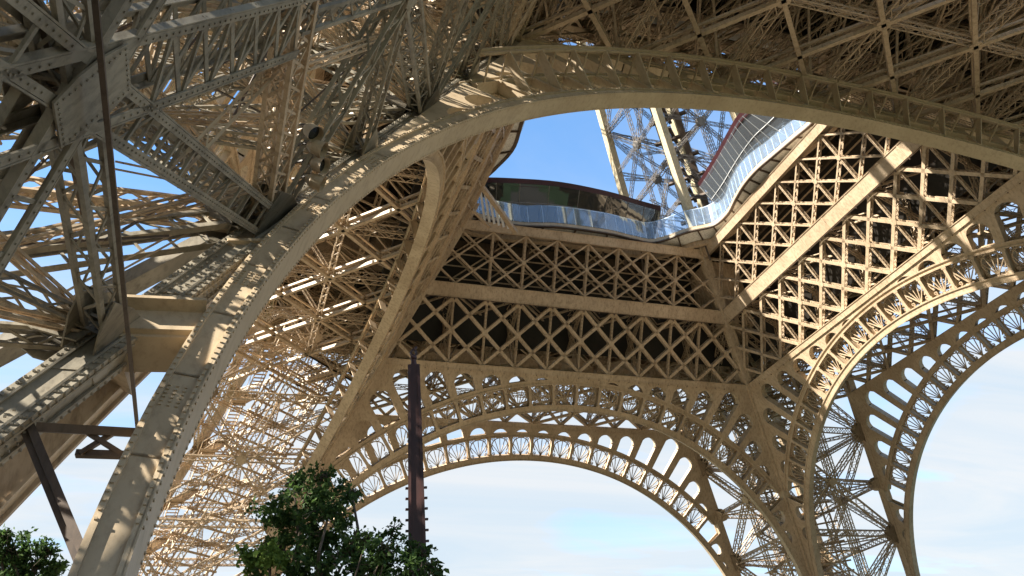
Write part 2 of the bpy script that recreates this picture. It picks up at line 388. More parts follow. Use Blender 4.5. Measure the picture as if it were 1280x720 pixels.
    for i in range(-nmax, nmax):
        Lm = (i+0.5)*PIT; hw = 0.97
        base = R3 if abs(ar.t_at(Lm)) < tF else R1
        for sub in range(14):
            # rib part then slot part
            La, Lb = Lm-PIT/2+PIT*sub/14, Lm-PIT/2+PIT*(sub+1)/14
            ta, tb = ar.t_at(La), ar.t_at(Lb)
            if max(abs(ta), abs(tb)) > tE: continue
            endr = min(bound(ar.t_at(Lm-hw*.8)), bound(ar.t_at(Lm)), bound(ar.t_at(Lm+hw*.8)))-0.5
            def low(L):
                x = (L-Lm)*1.0
                if abs(x) >= hw: return base
                r = endr-hw+math.sqrt(max(hw*hw-x*x, 0))
                return max(base, r)
            mid = (La+Lb)/2
            inside = abs(mid-Lm) < hw and endr-base > 0.25
            la, lb = (low(La+1e-4), low(Lb-1e-4)) if inside else (base, base)
            if inside and abs(La-Lm) >= hw: la = max(base, endr-hw)
            if inside and abs(Lb-Lm) >= hw: lb = max(base, endr-hw)
            ba, bb = max(bound(ta), la+0.05), max(bound(tb), lb+0.05)
            fa = lambda t, ta=ta, tb=tb, la=la, lb=lb: la+(lb-la)*(t-ta)/(tb-ta)
            fb = lambda t, ta=ta, tb=tb, ba=ba, bb=bb: ba+(bb-ba)*(t-ta)/(tb-ta)
            for dd in ((-0.36, -0.28), (0.28, 0.36)):
                strip(mb, ar, ta, tb, 1, fa, fb, *dd)
            if inside:      # reveal lining round the opening
                strip(mb, ar, ta, tb, 1, lambda t: fa(t)-0.0, lambda t: fa(t)+0.05, -0.279, 0.279)
            elif abs(mid-Lm) < PIT/2-0.15 and base < endr: pass
    # side linings of the slots
    for i in range(-nmax, nmax):
        Lm = (i+0.5)*PIT; base = R3 if abs(ar.t_at(Lm)) < tF else R1
        endr = min(bound(ar.t_at(Lm-.7)), bound(ar.t_at(Lm)), bound(ar.t_at(Lm+.7)))-0.5-0.97
        if endr-base > 0.3 and abs(ar.t_at(Lm)) < tE:
            for sg in (-1, 1):
                t = ar.t_at(Lm+sg*0.955)
                strip(mb, ar, t-0.0006, t+0.0006, 1, base, endr+0.1, -0.279, 0.279)
    mb.build('spandrel_plate', mat, ring, xf=X)
    # connectors between ring and column where the gap is narrow
    mb = MB()
    for sg in (-1, 1):
        for h in (3.2, 7.2, 10.6, 14.0, 17.6, 21.0):
            t = sg*math.acos(min(1, (h*LN-ar.v0)/ar.rv)); r = ar.avail(t, 60, 0.35)
            if r < R1+0.2 or abs(t) > tend or (near and h < 8 and sg > 0): continue
            mb = MB()
            a = WL(*ar.pt(t, R1-0.05), 0, ar.o); u1, v1 = ar.pt(t, r); b = WL(sg*(s_(h+0.0)-0.2), h*LN, 0, ar.o)
            if h in (10.6, 17.6):
                mb.bar(a, b, 0.72, 0.72, NW); mb.bar(a+[0, 0, .46], b+[0, 0, .46], 0.10, 0.9, NW); mb.bar(a-[0, 0, .46], b-[0, 0, .46], 0.10, 0.9, NW)
            else:
                ux = nrm(b-a)
                for z in (-.45, .45):
                    mb.bar(a+v3((0, 0, z)), b+v3((0, 0, z)), 0.12, 0.12, NW)
                mb.bar(a+v3((0, 0, -.45)), b+v3((0, 0, .45)), 0.1, 0.08, NW); mb.bar(a+v3((0, 0, .45)), b+v3((0, 0, -.45)), 0.1, 0.08, NW)
            mb.build('tie_plate', mat, ring, xf=X)
    return ring

# fans kept as single parts: the ones the photo shows
FR = {('far', 0): (-13, 13), ('far', 1): (-13, 13), ('right', 0): (-12, 2), ('right', 1): (-12, 2), ('near', 0): (-4, 9)}
for sd in ('far', 'right', 'near', 'left'):
    make_arch(sd, INN, FR.get((sd, 0)))
    make_arch(sd, OUT, FR.get((sd, 1)))

# ------------------------------------------------------------------ wall girders
UP_ = 3.75
def make_wall(side, o):
    X = Matrix.Rotation(ROT[side], 4, 'Z'); mat = IRONN if side == 'near' and False else IRON
    hA0, hA, hB0, hB, hC0, hC1 = 41.35, 41.95, 48.3, 49.65, 54.8, 55.7
    def edge(h): return s_(h)-0.35
    mb = MB()
    def chord(h0, h1, dd=0.42):
        for d0, d1 in ((-dd, -dd+0.07), (dd-0.07, dd)):
            vs = [WL(-edge(h0), h0*LN, d0, o), WL(edge(h0), h0*LN, d0, o), WL(edge(h0), h0*LN, d1, o), WL(-edge(h0), h0*LN, d1, o),
                  WL(-edge(h1), h1*LN, d0, o), WL(edge(h1), h1*LN, d0, o), WL(edge(h1), h1*LN, d1, o), WL(-edge(h1), h1*LN, d1, o)]
            mb.box8(vs)
        for h in (h0+0.04, h1-0.04):
            a = WL(-edge(h), h*LN, 0, o); b = WL(edge(h), h*LN, 0, o); mb.bar(a, b, 0.06, dd*2+0.10, NW)
    chord(hA0+0.25, hA+0.25); chord(hB0, hB); chord(hC0, hC1)
    # seams on the wide chord
    for u in np.arange(-18, 18.1, 3.75):
        if abs(u) < edge(49)-.2:
            for dd in (-0.435,):
                mb.bar(WL(u+0.9, (hB0+0.1)*LN, dd, o), WL(u+0.9, (hB-0.1)*LN, dd, o), 0.16, 0.02, NW)
    g = mb.build('girder', mat, tower, xf=X)
    # verticals
    nv = 6
    def us(h): return [i*UP_ for i in range(-nv, nv+1)]
    lo = MB(); hi = MB()
    for i in range(-nv, nv+1):
        u = i*UP_
        if abs(u) < s_(44):
            p = MB(); girder(p, WL(u, (hA+.2)*LN, 0, o), WL(u, hB0*LN, 0, o), 0.18, 0.4, NW, c=0.06, lace=0.04, pitch=0.4)
            if abs(u) < edge(48.3): p.build('vertical_post', mat, g, xf=X)
        if abs(u) < edge(54.8):
            p = MB(); girder(p, WL(u, hB*LN, 0, o), WL(u, hC0*LN, 0, o), 0.22, 0.5, NW, c=0.08, lace=0.05, pitch=0.45)
            p.build('vertical_post', mat, g, xf=X)
    # double diagonals; clipped at the sloping edges
    def diag(mb, ua, ha, ub, hb, wd, dp, lace=True):
        pts = []
        n = 40; ins = [abs(ua+(ub-ua)*q/n) < edge(ha+(hb-ha)*q/n) for q in range(n+1)]
        if not any(ins): return
        q0 = ins.index(True); q1 = n-ins[::-1].index(True)
        if q1-q0 < 2: return
        f0, f1 = q0/n, q1/n
        a = WL(ua+(ub-ua)*f0, (ha+(hb-ha)*f0)*LN, 0, o); b = WL(ua+(ub-ua)*f1, (ha+(hb-ha)*f1)*LN, 0, o)
        for d in (-dp/2, dp/2): mb.bar(a+NW*d, b+NW*d, wd, 0.05, NW)
        if lace:
            L = np.linalg.norm(b-a); k = max(2, int(L/0.45)); ax = (b-a)/L; x = np.cross(ax, NW)
            for sx in (-1, 1):
                for q in range(k):
                    sg = 1 if q % 2 else -1
                    mb.bar(a+(b-a)*q/k+NW*dp/2*sg+x*sx*(wd/2-.03), a+(b-a)*(q+1)/k-NW*dp/2*sg+x*sx*(wd/2-.03), 0.05, 0.04, x)
    for i in range(-nv-2, nv+3):
        for sg in (-1, 1):
            diag(lo, i*UP_, hB0, (i+2*sg)*UP_, hA+.2, 0.33, 0.5)
            diag(hi, i*UP_, hC0, (i+2*sg)*UP_, hB, 0.16, 0.5)
    def gus(mb, u, h, r, dp):
        if abs(u) < edge(h)-.4:
            for d in (-dp/2-.03, dp/2+.03):
                mb.prism([WL(u+r*math.cos(a), h*LN+r*math.sin(a), d, o) for a in np.linspace(0, 2*math.pi, 9)[:-1]], NW, 0.035)
    for i in range(-nv, nv+1):
        gus(lo, i*UP_, (hA+.2+hB0)/2, 0.34, 0.5); gus(hi, i*UP_, (hC0+hB)/2, 0.26, 0.5)
        if o == 0:
            for hh in (hB0-0.15,):
                gus(lo, i*UP_, hh, 0.42, 0.5)
    lo.build('lower_lattice', mat, g, xf=X); hi.build('upper_lattice', mat, g, xf=X)
    # second, thinner lattice layer behind the upper tier
    mb = MB()
    for i in range(-8, 9):
        for sg in (-1, 1) if o == 0 and side == 'far' else ():
            a = WL(i*UP_, 50*LN, 2.6, o); b = WL((i+2*sg)*UP_, 55*LN, 2.6, o)
            if abs(a[0]) < 20 and abs(b[0]) < 20: mb.bar(a, b, 0.16, 0.16, NW)
    for h in (50.2, 51.4, 52.6, 54.5):
        mb.bar(WL(-19, h*LN, 2.6, o), WL(19, h*LN, 2.6, o), 0.14, 0.2, NW)
    mb.build('back_lattice', mat, g, xf=X)
    return g
for sd in ('far', 'right', 'near', 'left'):
    make_wall(sd, 0)
    make_wall(sd, 1)

for sd in ('far', 'right', 'near', 'left'):  # black screens added behind the trusses so the gaps go dark
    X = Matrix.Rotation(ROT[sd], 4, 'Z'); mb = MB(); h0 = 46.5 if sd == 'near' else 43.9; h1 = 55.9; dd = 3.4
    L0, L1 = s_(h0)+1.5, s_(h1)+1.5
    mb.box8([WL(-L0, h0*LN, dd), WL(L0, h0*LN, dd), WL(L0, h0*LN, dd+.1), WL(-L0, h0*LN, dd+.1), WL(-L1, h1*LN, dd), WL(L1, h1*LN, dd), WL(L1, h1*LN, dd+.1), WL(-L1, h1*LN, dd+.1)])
    mb.build('void_screen', BLACKP, tower, 'added black screen standing in for the deep shade behind the trusses', xf=X)
# solid ribbed frieze outside, closing the gallery
for sd in ('far', 'right', 'near', 'left'):
    X = Matrix.Rotation(ROT[sd], 4, 'Z'); mb = MB()
    yy = s_(49)+WP+1.3
    mb.box8([(-yy, yy, 48.6), (yy, yy, 48.6), (yy, yy+.12, 48.6), (-yy, yy+.12, 48.6), (-yy, yy+1.2, 57.2), (yy, yy+1.2, 57.2), (yy, yy+1.32, 57.2), (-yy, yy+1.32, 57.2)])
    for u in np.arange(-yy+.3, yy, 0.6):
        mb.bar((u, yy-.06, 48.7), (u, yy+1.1, 57.1), 0.14, 0.1, (0, 1, 0))
    mb.build('frieze', IRON, tower, xf=X)

# horizontal bracing between inner and outer walls
def horiz(side, h, bay, r_diag, pipes=True):
    X = Matrix.Rotation(ROT[side], 4, 'Z'); mb = MB()
    y0, y1 = s_(h), s_(h)+WP; ym = (y0+y1)/2
    n = int(s_(h)//bay)+1
    for i in range(-n, n+1):
        u = i*bay
        girder(mb, (u, y0, h), (u, y1, h), 0.8, 0.8, (0, 0, 1), c=0.08, lace=0.06, pitch=0.8)
    girder(mb, (-n*bay, ym, h), (n*bay, ym, h), 0.5, 0.5, (0, 0, 1), c=0.07, lace=0.05, pitch=0.7)
    for i in range(-n-1, n+1):
        for sg in (0, 1):
            for (p, q) in (((i+sg)*bay, (i+1-sg)*bay),):
                mb.bar((p, y0, h-.35), (q, ym, h-.35), r_diag, r_diag); mb.bar((q, ym, h-.35), (p, y1, h-.35), r_diag, r_diag)
                mb.bar((p, y0, h+.35), (q, ym, h+.35), r_diag*.6, r_diag*.6); mb.bar((q, ym, h+.35), (p, y1, h+.35), r_diag*.6, r_diag*.6)
    for i in range(-n, n+1):
        for z in (-.45, .45):
            mb.prism([(i*bay+0.5*math.cos(a), ym+0.5*math.sin(a), h+z) for a in np.linspace(0, 2*math.pi, 9)[:-1]], (0, 0, 1), 0.05)
            mb.prism([(i*bay+0.6*math.cos(a), y0+.5+0.5*math.sin(a), h+z) for a in np.linspace(0, 2*math.pi, 9)[:-1]], (0, 0, 1), 0.05)
    mb.build('horizontal_bracing', IRON, tower, xf=X)
for sd in ROT:
    horiz(sd, 42.4, 7.5, 0.30)
    horiz(sd, 49.0, 7.5, 0.20)
horiz('near', 46.0, 3.75, 0.13)
horiz('near', 52.5, 3.75, 0.13)
# sway frames: inclined lattice struts from the arch band up to the gallery beams
for sd in ROT:
    X = Matrix.Rotation(ROT[sd], 4, 'Z'); mb = MB()
    for i in range(-3, 4):
        u = i*7.5
        y0 = s_(42.4); 
        if abs(u) > 24: continue
        girder(mb, (u, y0+.3, 42.6), (u, s_(55)+WP*0.55, 55), 0.45, 0.45, (1, 0, 0), c=0.07, lace=0.05, pitch=0.5)
        girder(mb, (u, y0+WP, 42.6), (u, s_(55)+WP*0.55, 55), 0.45, 0.45, (1, 0, 0), c=0.07, lace=0.05, pitch=0.5)
        girder(mb, (u, y0+WP/2, 42.6), (u, s_(49), 49), 0.35, 0.35, (1, 0, 0), c=0.06, lace=0.045, pitch=0.45)
        girder(mb, (u, y0+WP/2, 42.6), (u, s_(49)+WP, 49), 0.35, 0.35, (1, 0, 0), c=0.06, lace=0.045, pitch=0.45)
        mb.bar((u, y0, 42.6), (u+3.75, y0+WP/2, 49), 0.16, 0.16); mb.bar((u, y0, 42.6), (u-3.75, y0+WP/2, 49), 0.16, 0.16)
    mb.build('sway_frame', IRON, tower, xf=X)

# ------------------------------------------------------------------ pillars
LEVELS = [0.0, 5.0, 16.0, 27.0, 38.0, 49.0]
def column(mb, cx, cy, h0, h1, hw=0.43):
    """square box column leaning with the pillar; cx, cy = +-1 corner offsets at the base"""
    def c(h): return np.array([s_(h)+cx*WP-(.25 if not cx else 0), s_(h)+cy*WP-(.25 if not cy else 0), h])
    def sq(h, a, b, c_, d): p = c(h); return [p+v3((a, c_, 0)), p+v3((b, c_, 0)), p+v3((b, d, 0)), p+v3((a, d, 0))]
    def seg(a, b, cc, d, h0=h0, h1=h1): mb.box8(sq(h0, a, b, cc, d)+sq(h1, a, b, cc, d))
    seg(-hw, hw, -hw, hw)
    e = 0.05; f = 0.17
    for sx in (-1, 1):
        for sy in (-1, 1):
            a, b = sorted((sx*(hw+e), sx*(hw-f))); c2, d2 = sorted((sy*(hw+e), sy*(hw-f)))
            seg(a, b, c2, d2)
    for h in np.arange(h0+1.5, h1-.5, 2.75):
        seg(-hw-.025, hw+.025, -hw-.025, hw+.025, h, h+.35)

def flanges(sb, FP, ax, o, h0, h1, nv):
    # wide flat flanges, ladder rungs and rivets on the bracing nearest the viewer
    hm = (h0+h1)/2; cen = FP(ax, o, WP/2, hm)
    for (p, h, wd) in ((0, h0, .9), (WP, h0, .9), (0, h1, .9), (WP, h1, .9), (WP/2, h1, 1.5), (WP/2, h0, 1.5)):
        e = FP(ax, o, p, h); d = nrm(e-cen); x = np.cross(d, nv); L = np.linalg.norm(e-cen)
        for dn in (-.33, .33):
            for sx in (-1, 1):
                sb.bar(cen+x*sx*(wd/2-.1)+nv*dn, e+x*sx*(wd/2-.1)+nv*dn, 0.15, 0.035, nv)
                sb.bar(cen+x*sx*(wd/2)+nv*dn*.82, e+x*sx*(wd/2)+nv*dn*.82, 0.03, 0.16, nv)
            k = int(L/0.85)
            for q in range(2, k):
                c = cen+d*L*q/k
                sb.bar(c-x*wd/2+nv*dn*.9, c+x*wd/2+nv*dn*.9, 0.07, 0.05, nv)
                if wd < 1.2 and dn > 0: sb.bar(c-x*wd/2+nv*dn*.8, c+d*L/k*.9+x*wd/2+nv*dn*.8, 0.07, 0.03, nv)
                if wd > 1.2: sb.bar(c-x*wd/2+nv*dn*.8, c+d*L/k+x*wd/2+nv*dn*.8, 0.10, 0.03, nv); sb.bar(c+x*wd/2+nv*dn*.85, c+d*L/k-x*wd/2+nv*dn*.85, 0.10, 0.03, nv)
        for q in np.arange(1.0, L-.6, 0.17):
            for sx in (-1, 1):
                for dn in (-.35,):
                    c = cen+d*q+x*sx*(wd/2-.1)+nv*dn; sb.bar(c, c-nv*.02, .03, .03, x)
    t1 = nrm(FP(ax, o, WP/2+1, hm)-cen); t2 = np.cross(nv, t1)
    for dn in (-.40, .40):
        sb.prism([cen+nv*dn+t1*a+t2*b for a, b in ((-.45, -.25), (-.45, -.72), (.45, -.72), (.56, -.25), (.56, .25), (.45, .72), (-.45, .72), (-.56, .25))], nv, .035)
        for a in np.arange(-.40, .41, .10):
            for b in np.arange(-.66, .67, .11):
                if abs(a) > .35 or abs(b) > .6: 
                    c = cen+nv*dn*1.03+t1*a+t2*b; sb.bar(c, c+nv*np.sign(dn)*.025, .028, .028, t1)

def make_pillar(name_label, quad, mat, detail=False):
    X = Matrix.Rotation({'++': 0, '-+': math.pi/2, '--': math.pi, '+-': -math.pi/2}[quad], 4, 'Z')
    ring0 = MB()
    # gussets collected in the pillar's own mesh
    faces = []
    # face: (fixed axis, offset) ; parameter p runs 0..WP along the other axis
    def FP(ax, o, p, h):
        a = s_(h)+o*WP; b = s_(h)+p
        return v3((a, b, h)) if ax == 0 else v3((b, a, h))
    fnorm = {0: v3((1/LN, 0, K/LN)), 1: v3((0, 1/LN, K/LN))}
    gw = 0.85
    root = None
    parts = []
    for ax in (0, 1):
        for o in (0, 1):
            nv = fnorm[ax]
            for li in range(1, len(LEVELS)):
                h0, h1 = LEVELS[li-1], LEVELS[li]
                if li == 1:
                    continue
                hm = (h0+h1)/2
                sb = MB(); plate = sb; bespoke_ = detail and li == 2
                cen = FP(ax, o, WP/2, hm)
                bespoke = detail and li == 2
                for p, h in () if bespoke else ((0, h0), (WP, h0), (0, h1), (WP, h1)):
                    girder(sb, cen, FP(ax, o, p, h), gw, 0.62, nv, c=0.11, lace=0.065, pitch=0.75, X=False)
                for p in (0, WP): girder(sb, cen, FP(ax, o, p, hm), 0.6, 0.55, nv, c=0.10, lace=0.06, pitch=0.6)
                for h in () if bespoke else (h0, h1): girder(sb, cen, FP(ax, o, WP/2, h), 0.6, 0.55, nv, c=0.10, lace=0.06, pitch=0.6)
                if detail and li == 2: flanges(sb, FP, ax, o, h0, h1, nv)
                parts.append(('star_brace', sb))
                R = 0.3 if bespoke_ else 0.5
                t1 = nrm(FP(ax, o, WP/2+1, hm)-cen); t2 = np.cross(nv, t1)
                for d in (-0.36, 0.36):
                    plate.prism([cen+nv*d+t1*R*math.cos(a)*1.15+t2*R*math.sin(a) for a in np.linspace(math.pi/8, 2*math.pi+math.pi/8, 9)[:-1]], nv, 0.04)
                for p in (0, WP):
                    for h in (h0, hm, h1):
                        q = FP(ax, o, p, h); sg = 1 if p == 0 else -1; z = 1.5 if h != hm else .9
                        dd = nrm(FP(ax, o, p, h+1)-q)
                        for d in (-0.34, 0.34):
                            plate.prism([q+nv*d-dd*z, q+nv*d-dd*z*.6+t1*sg*1.0, q+nv*d+t1*sg*1.7, q+nv*d+dd*z*.6+t1*sg*1.0, q+nv*d+dd*z], nv, 0.04)
            for h in LEVELS[1:]:
                hb = ring0 if h == 27.0 else MB(); girder(hb, FP(ax, o, 0.4, h), FP(ax, o, WP-.4, h), 0.8, 0.6, nv, c=0.11, lace=0.06, pitch=0.8, X=True)
                if h != 27.0: parts.append(('horizontal_girder', hb))
    P = ring0.build('pillar', mat, tower, name_label, xf=X)
    for cx in (0, 1):
        for cy in (0, 1):
            mb = MB(); column(mb, cx, cy, -0.5, 57); cc_ = mb.build('corner_column', mat, P, xf=X)
            if detail and not cx and not cy:      # rivet rows on the faces toward the viewer
                mb = MB()
                for h in np.arange(3, 34, 0.17):
                    c = v3((s_(h)-.25, s_(h)-.25, h))
                    for q in (-.42, -.34, .34, .42, -.1, .1):
                        if abs(q) < .2 and int(h/2.75) % 2: continue
                        mb.bar(c+v3((q, .47, 0)), c+v3((q, .515, 0)), .045, .045); mb.bar(c+v3((-.47, q, 0)), c+v3((-.515, q, 0)), .045, .045)
                for q in (-.27, .27):       # angle irons along the faces
                    a, b = v3((s_(1)-.25, s_(1)-.25, 1)), v3((s_(50)-.25, s_(50)-.25, 50))
                    mb.bar(a+v3((q, .46, 0)), b+v3((q, .46, 0)), .05, .09, (0, 1, 0)); mb.bar(a+v3((-.46, q, 0)), b+v3((-.46, q, 0)), .05, .09, (1, 0, 0))
                mb.build('rivet_row', mat, P, xf=X)
    for k_, (n_, mb) in enumerate(parts): mb.build(n_, IRON if (detail and k_ % 8 >= 3) else mat, P, xf=X)
    # internal diaphragms
    for h in LEVELS[1:]+[10.5, 21.5, 32.5, 43.5]:
        mb = MB(); c0 = s_(h)
        cc = v3((c0+WP/2, c0+WP/2, h))
        for a, b in ((0, 0), (WP, 0), (0, WP), (WP, WP), (WP/2, 0), (WP/2, WP), (0, WP/2), (WP, WP/2)):
            girder(mb, cc, (c0+a, c0+b, h), 0.45, 0.4, (0, 0, 1), c=0.07, lace=0.05, pitch=0.55)
        mb.build('diaphragm', mat, P, xf=X)
    # lift track: two inclined lattice beams with sleepers, and the stairs beside it
    mb = MB()
    hlo = 17 if detail else 1
    for dx in (-2.2, 2.2):
        f = lambda h, e=0: v3((s_(h)+WP/2+dx+e, s_(h)+WP/2-dx-e, h))
        girder(mb, f(hlo), f(56), 0.9, 1.1, (1, 1, K*2), c=0.14, lace=0.08, pitch=0.9)
    for h in np.arange(hlo+1, 56, 1.1):
        mb.bar((s_(h)+WP/2-3, s_(h)+WP/2+3, h), (s_(h)+WP/2+3, s_(h)+WP/2-3, h), 0.16, 0.2)
    mb.build('lift_track', mat, P, xf=X)
    mb = MB(); h = 18.0 if detail else 1.0; k = 0
    while h < 55:
        c0 = s_(h); c1 = s_(h+2.2)
        a = v3((c0+3.0 if k % 2 else c0+7.5, c0+11.5, h)); b = v3((c1+7.5 if k % 2 else c1+3.0, c1+11.5, h+2.2))
        for e in (-.55, .55):
            mb.bar(a+[0, e, 0], b+[0, e, 0], 0.06, 0.28); mb.bar(a+[0, e, 1.05], b+[0, e, 1.05], 0.05, 0.05)
            for q in range(5):
                p = a+(b-a)*q/4; mb.bar(p+[0, e, 0], p+[0, e, 1.05], 0.04, 0.04, (0, 1, 0))
        for q in range(12):
            p = a+(b-a)*(q+.5)/12; mb.bar(p+[0, -.55, 0], p+[0, .55, 0], 0.28, 0.04)
        p = b; mb.bar(p+[-.7, 0, 0], p+[.7, 0, 0], 1.4, 0.06)
        h += 2.2; k += 1
    mb.build('staircase', mat, P, xf=X)
    # secondary ties across the inside
    mb = MB(); r = random.Random(3)
    for li in range(2, len(LEVELS)):
        h0, h1 = LEVELS[li-1], LEVELS[li]; hm = (h0+h1)/2
        for (a, b) in (((0, 0), (WP, WP)), ((WP, 0), (0, WP)), ((0, WP/2), (WP, WP/2)), ((WP/2, 0), (WP/2, WP))):
            for (ha, hb) in ((h0, hm), (hm, h1), (hm, h0), (h1, hm)):
                pa = (s_(ha)+a[0], s_(ha)+a[1], ha); pb = (s_(hb)+b[0], s_(hb)+b[1], hb)
                if r.random() < ((.6 if li == 2 else .95) if detail else .45): girder(mb, pa, pb, 0.26, 0.22, (0.3, 0.5, 0.8), c=0.06, lace=0.04, pitch=0.5, faces=2)
    # solid ribbed panel along the gallery level
    mb.build('cross_ties', IRON, P, xf=X)
    mb = MB()
    for ax in (0, 1):
        def F(p, h, d=0): return FP(ax, 0, p, h)+fnorm[ax]*d
        mb.box8([F(0.5, 49.9, -.2), F(WP-.5, 49.9, -.2), F(WP-.5, 49.9, -.1), F(0.5, 49.9, -.1), F(0.5, 54.6, -.2), F(WP-.5, 54.6, -.2), F(WP-.5, 54.6, -.1), F(0.5, 54.6, -.1)])
        for p in np.arange(0.7, WP-.5, 0.55): mb.bar(F(p, 50, -.22), F(p, 54.5, -.22), 0.1, 0.06, fnorm[ax])
    mb.build('ribbed_panel', mat, P, xf=X)
    # masonry footings
    for cx in (0, 1):
        for cy in (0, 1):
            mb = MB(); p = v3((s_(0)+cx*WP, s_(0)+cy*WP, 0))
            mb.box8([p+v3(q) for q in ((-2.2, -2.2, -.3), (2.2, -2.2, -.3), (2.2, 2.2, -.3), (-2.2, 2.2, -.3), (-1.5, -1.5, .0), (1.2, -1.5, .0), (1.2, 1.2, .0), (-1.5, 1.2, .0))])
            mb.build('footing', STONE, P, xf=X)
    return P, X
PC = make_pillar('far right pillar, dark against the sky', '++', IRON)
PB = make_pillar('sunlit far left pillar with dense lattice', '-+', IRON)
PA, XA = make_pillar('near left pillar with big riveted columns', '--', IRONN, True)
PD = make_pillar('near right pillar', '+-', IRON)

# ------------------------------------------------------------------ first floor platform
HF = 56.2
EDGE = [(-14.4, 9.0), (-14.35, 14.0), (-8.7, 15.3), (-3.5, 14.6), (2.4, 14.6), (6.0, 15.1), (8.8, 15.1), (11.6, 12.3), (13.9, 10.6), (14.4, 8.2), (13.8, 5.4), (13.35, 2.8), (13.35, 0.2), (13.8, -2.4), (14.3, -5.2), (14.7, -8.2), (13.6, -12.6), (6, -14.4), (-6, -14.6), (-13, -13.4), (-13.6, -8), (-13.3, -1.2), (-12.9, 3.4)]
def smooth(pts, n=6):
    out_ = []; m_ = len(pts)
    for i in range(m_):
        p0, p1, p2, p3 = [np.array(pts[(i+j) % m_], float) for j in (-1, 0, 1, 2)]
        for q in range(n):
            t = q/n; out_.append(0.5*((2*p1)+(-p0+p2)*t+(2*p0-5*p1+4*p2-p3)*t*t+(-p0+3*p1-3*p2+p3)*t**3))
    return out_
ED = smooth(EDGE)
def outer_pt(p, R=36.5):
    d = np.array(p, float); return d*R/max(abs(d[0]), abs(d[1]))
mb = MB(); n = len(ED)
vs = []
for p in ED:
    o_ = outer_pt(p); vs += [(p[0], p[1], HF+.15), (o_[0], o_[1], HF+.15), (o_[0], o_[1], HF+.5), (p[0], p[1], HF+.5)]
fs = []
for i in range(n):
    b = 4*i; c = 4*((i+1) % n)
    for j in range(4): fs.append((b+j, c+j, c+(j+1) % 4, b+(j+1) % 4))
mb.poly(vs, fs)
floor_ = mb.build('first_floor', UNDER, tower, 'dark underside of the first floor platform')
def ribbon(mb, pts, z0, z1, th, closed=True, off=0.0):
    pts = [np.array(p, float) for p in pts]; n = len(pts); rngn = n if closed else n-1
    nn = []
    for i in range(n):
        a = pts[(i-1) % n] if closed or i > 0 else pts[i]; b = pts[(i+1) % n] if closed or i < n-1 else pts[i]
        d = b-a; d /= np.linalg.norm(d)+1e-9; nn.append(np.array([d[1], -d[0]]))
    vs = []
    for p, q in zip(pts, nn):
        for o_, z in ((off, z0), (off+th, z0), (off+th, z1), (off, z1)): vs.append((*(p+q*o_), z))
    fs = [tuple(4*((i+a) % n)+j for a, j in ((0, k), (1, k), (1, (k+1) % 4), (0, (k+1) % 4))) for i in range(rngn) for k in range(4)]
    if not closed: fs += [(3, 2, 1, 0), tuple(4*(n-1)+j for j in range(4))]
    mb.poly(vs, fs)
mb = MB(); ribbon(mb, ED, HF+.14, HF+.5, 0.14, off=-.05); ribbon(mb, ED, HF+.5, HF+.56, 0.3, off=-.2)
mb.build('edge_fascia', IRONR, floor_)
mb = MB(); ribbon(mb, ED, HF, HF+.14, 0.35, off=-.2); mb.build('edge_lip', DARKIRON, floor_)
# pale soffit strip along the opening
mb = MB(); inn = []
for p in ED:
    d = np.array(p)/np.linalg.norm(p); inn.append(np.array(p)+d*2.1)
vs = []; 
for p, q in zip(ED, inn): vs += [(*p, HF+.14), (*q, HF-.25), (*q, HF-.19), (*p, HF+.20)]
fs = [tuple((4*((i+a) % n)+j) for a, j in ((0, k), (1, k), (1, (k+1) % 4), (0, (k+1) % 4))) for i in range(n) for k in range(4)]
mb.poly(vs, fs); mb.build('soffit', PALE, floor_)
mb = MB()
for i in range(0, n, 4):
    p, q = ED[i], inn[i]; d = nrm(np.array(q)-np.array(p)); mb.bar((*p, HF+.02), (*q, HF-.35), .14, .16)
    q2 = np.array(q)+d*1.5; mb.bar((*q, HF-.35), (*q2, HF-2.2), .2, .2); mb.build('cantilever_bracket', DARKIRON, floor_); mb = MB()

# edge tube beam under the soffit
mb = MB(); ic = smooth([tuple(q) for q in inn[::3]], 3)
for a, b in zip(ic, ic[1:]+ic[:1]): mb.bar((*a, HF-.55), (*b, HF-.55), 0.55, 0.55)
mb.build('edge_beam', IRON, floor_)
# floor joists below the deck
mb = MB()
for x in np.arange(-36, 36.1, 3.0):
    for (a, b) in ((-36, -17), (17, 36)):
        mb.bar((x, a, HF-.1), (x, b, HF-.1), 0.25, 0.7); mb.bar((a, x, HF-.9), (b, x, HF-.9), 0.3, 0.8)
for r in (18.5, 22.5, 26.5, 31, 35.5):
    for sg in (-1, 1):
        mb.bar((-r, sg*r, HF-1.2), (r, sg*r, HF-1.2), 0.3, 1.0); mb.bar((sg*r, -r, HF-1.15), (sg*r, r, HF-1.15), 0.3, 1.0)
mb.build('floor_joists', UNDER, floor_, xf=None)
# deep inner fascia girder of the gallery: closes the view through the trusses
mb = MB()
for k in range(4):
    X = Matrix.Rotation(k*math.pi/2, 4, 'Z')
    for (y, z0, z1, L) in ((24.5, 52.0, HF-.2, 34), (30.0, 50.5, HF-.2, 34)):
        q = [X @ Vector(p) for p in ((-L, y, z0), (L, y, z0), (L, y+.1, z0), (-L, y+.1, z0), (-L, y, z1), (L, y, z1), (L, y+.1, z1), (-L, y+.1, z1))]
        mb.box8([tuple(p) for p in q])
mb.build('gallery_girder', UNDER, floor_)

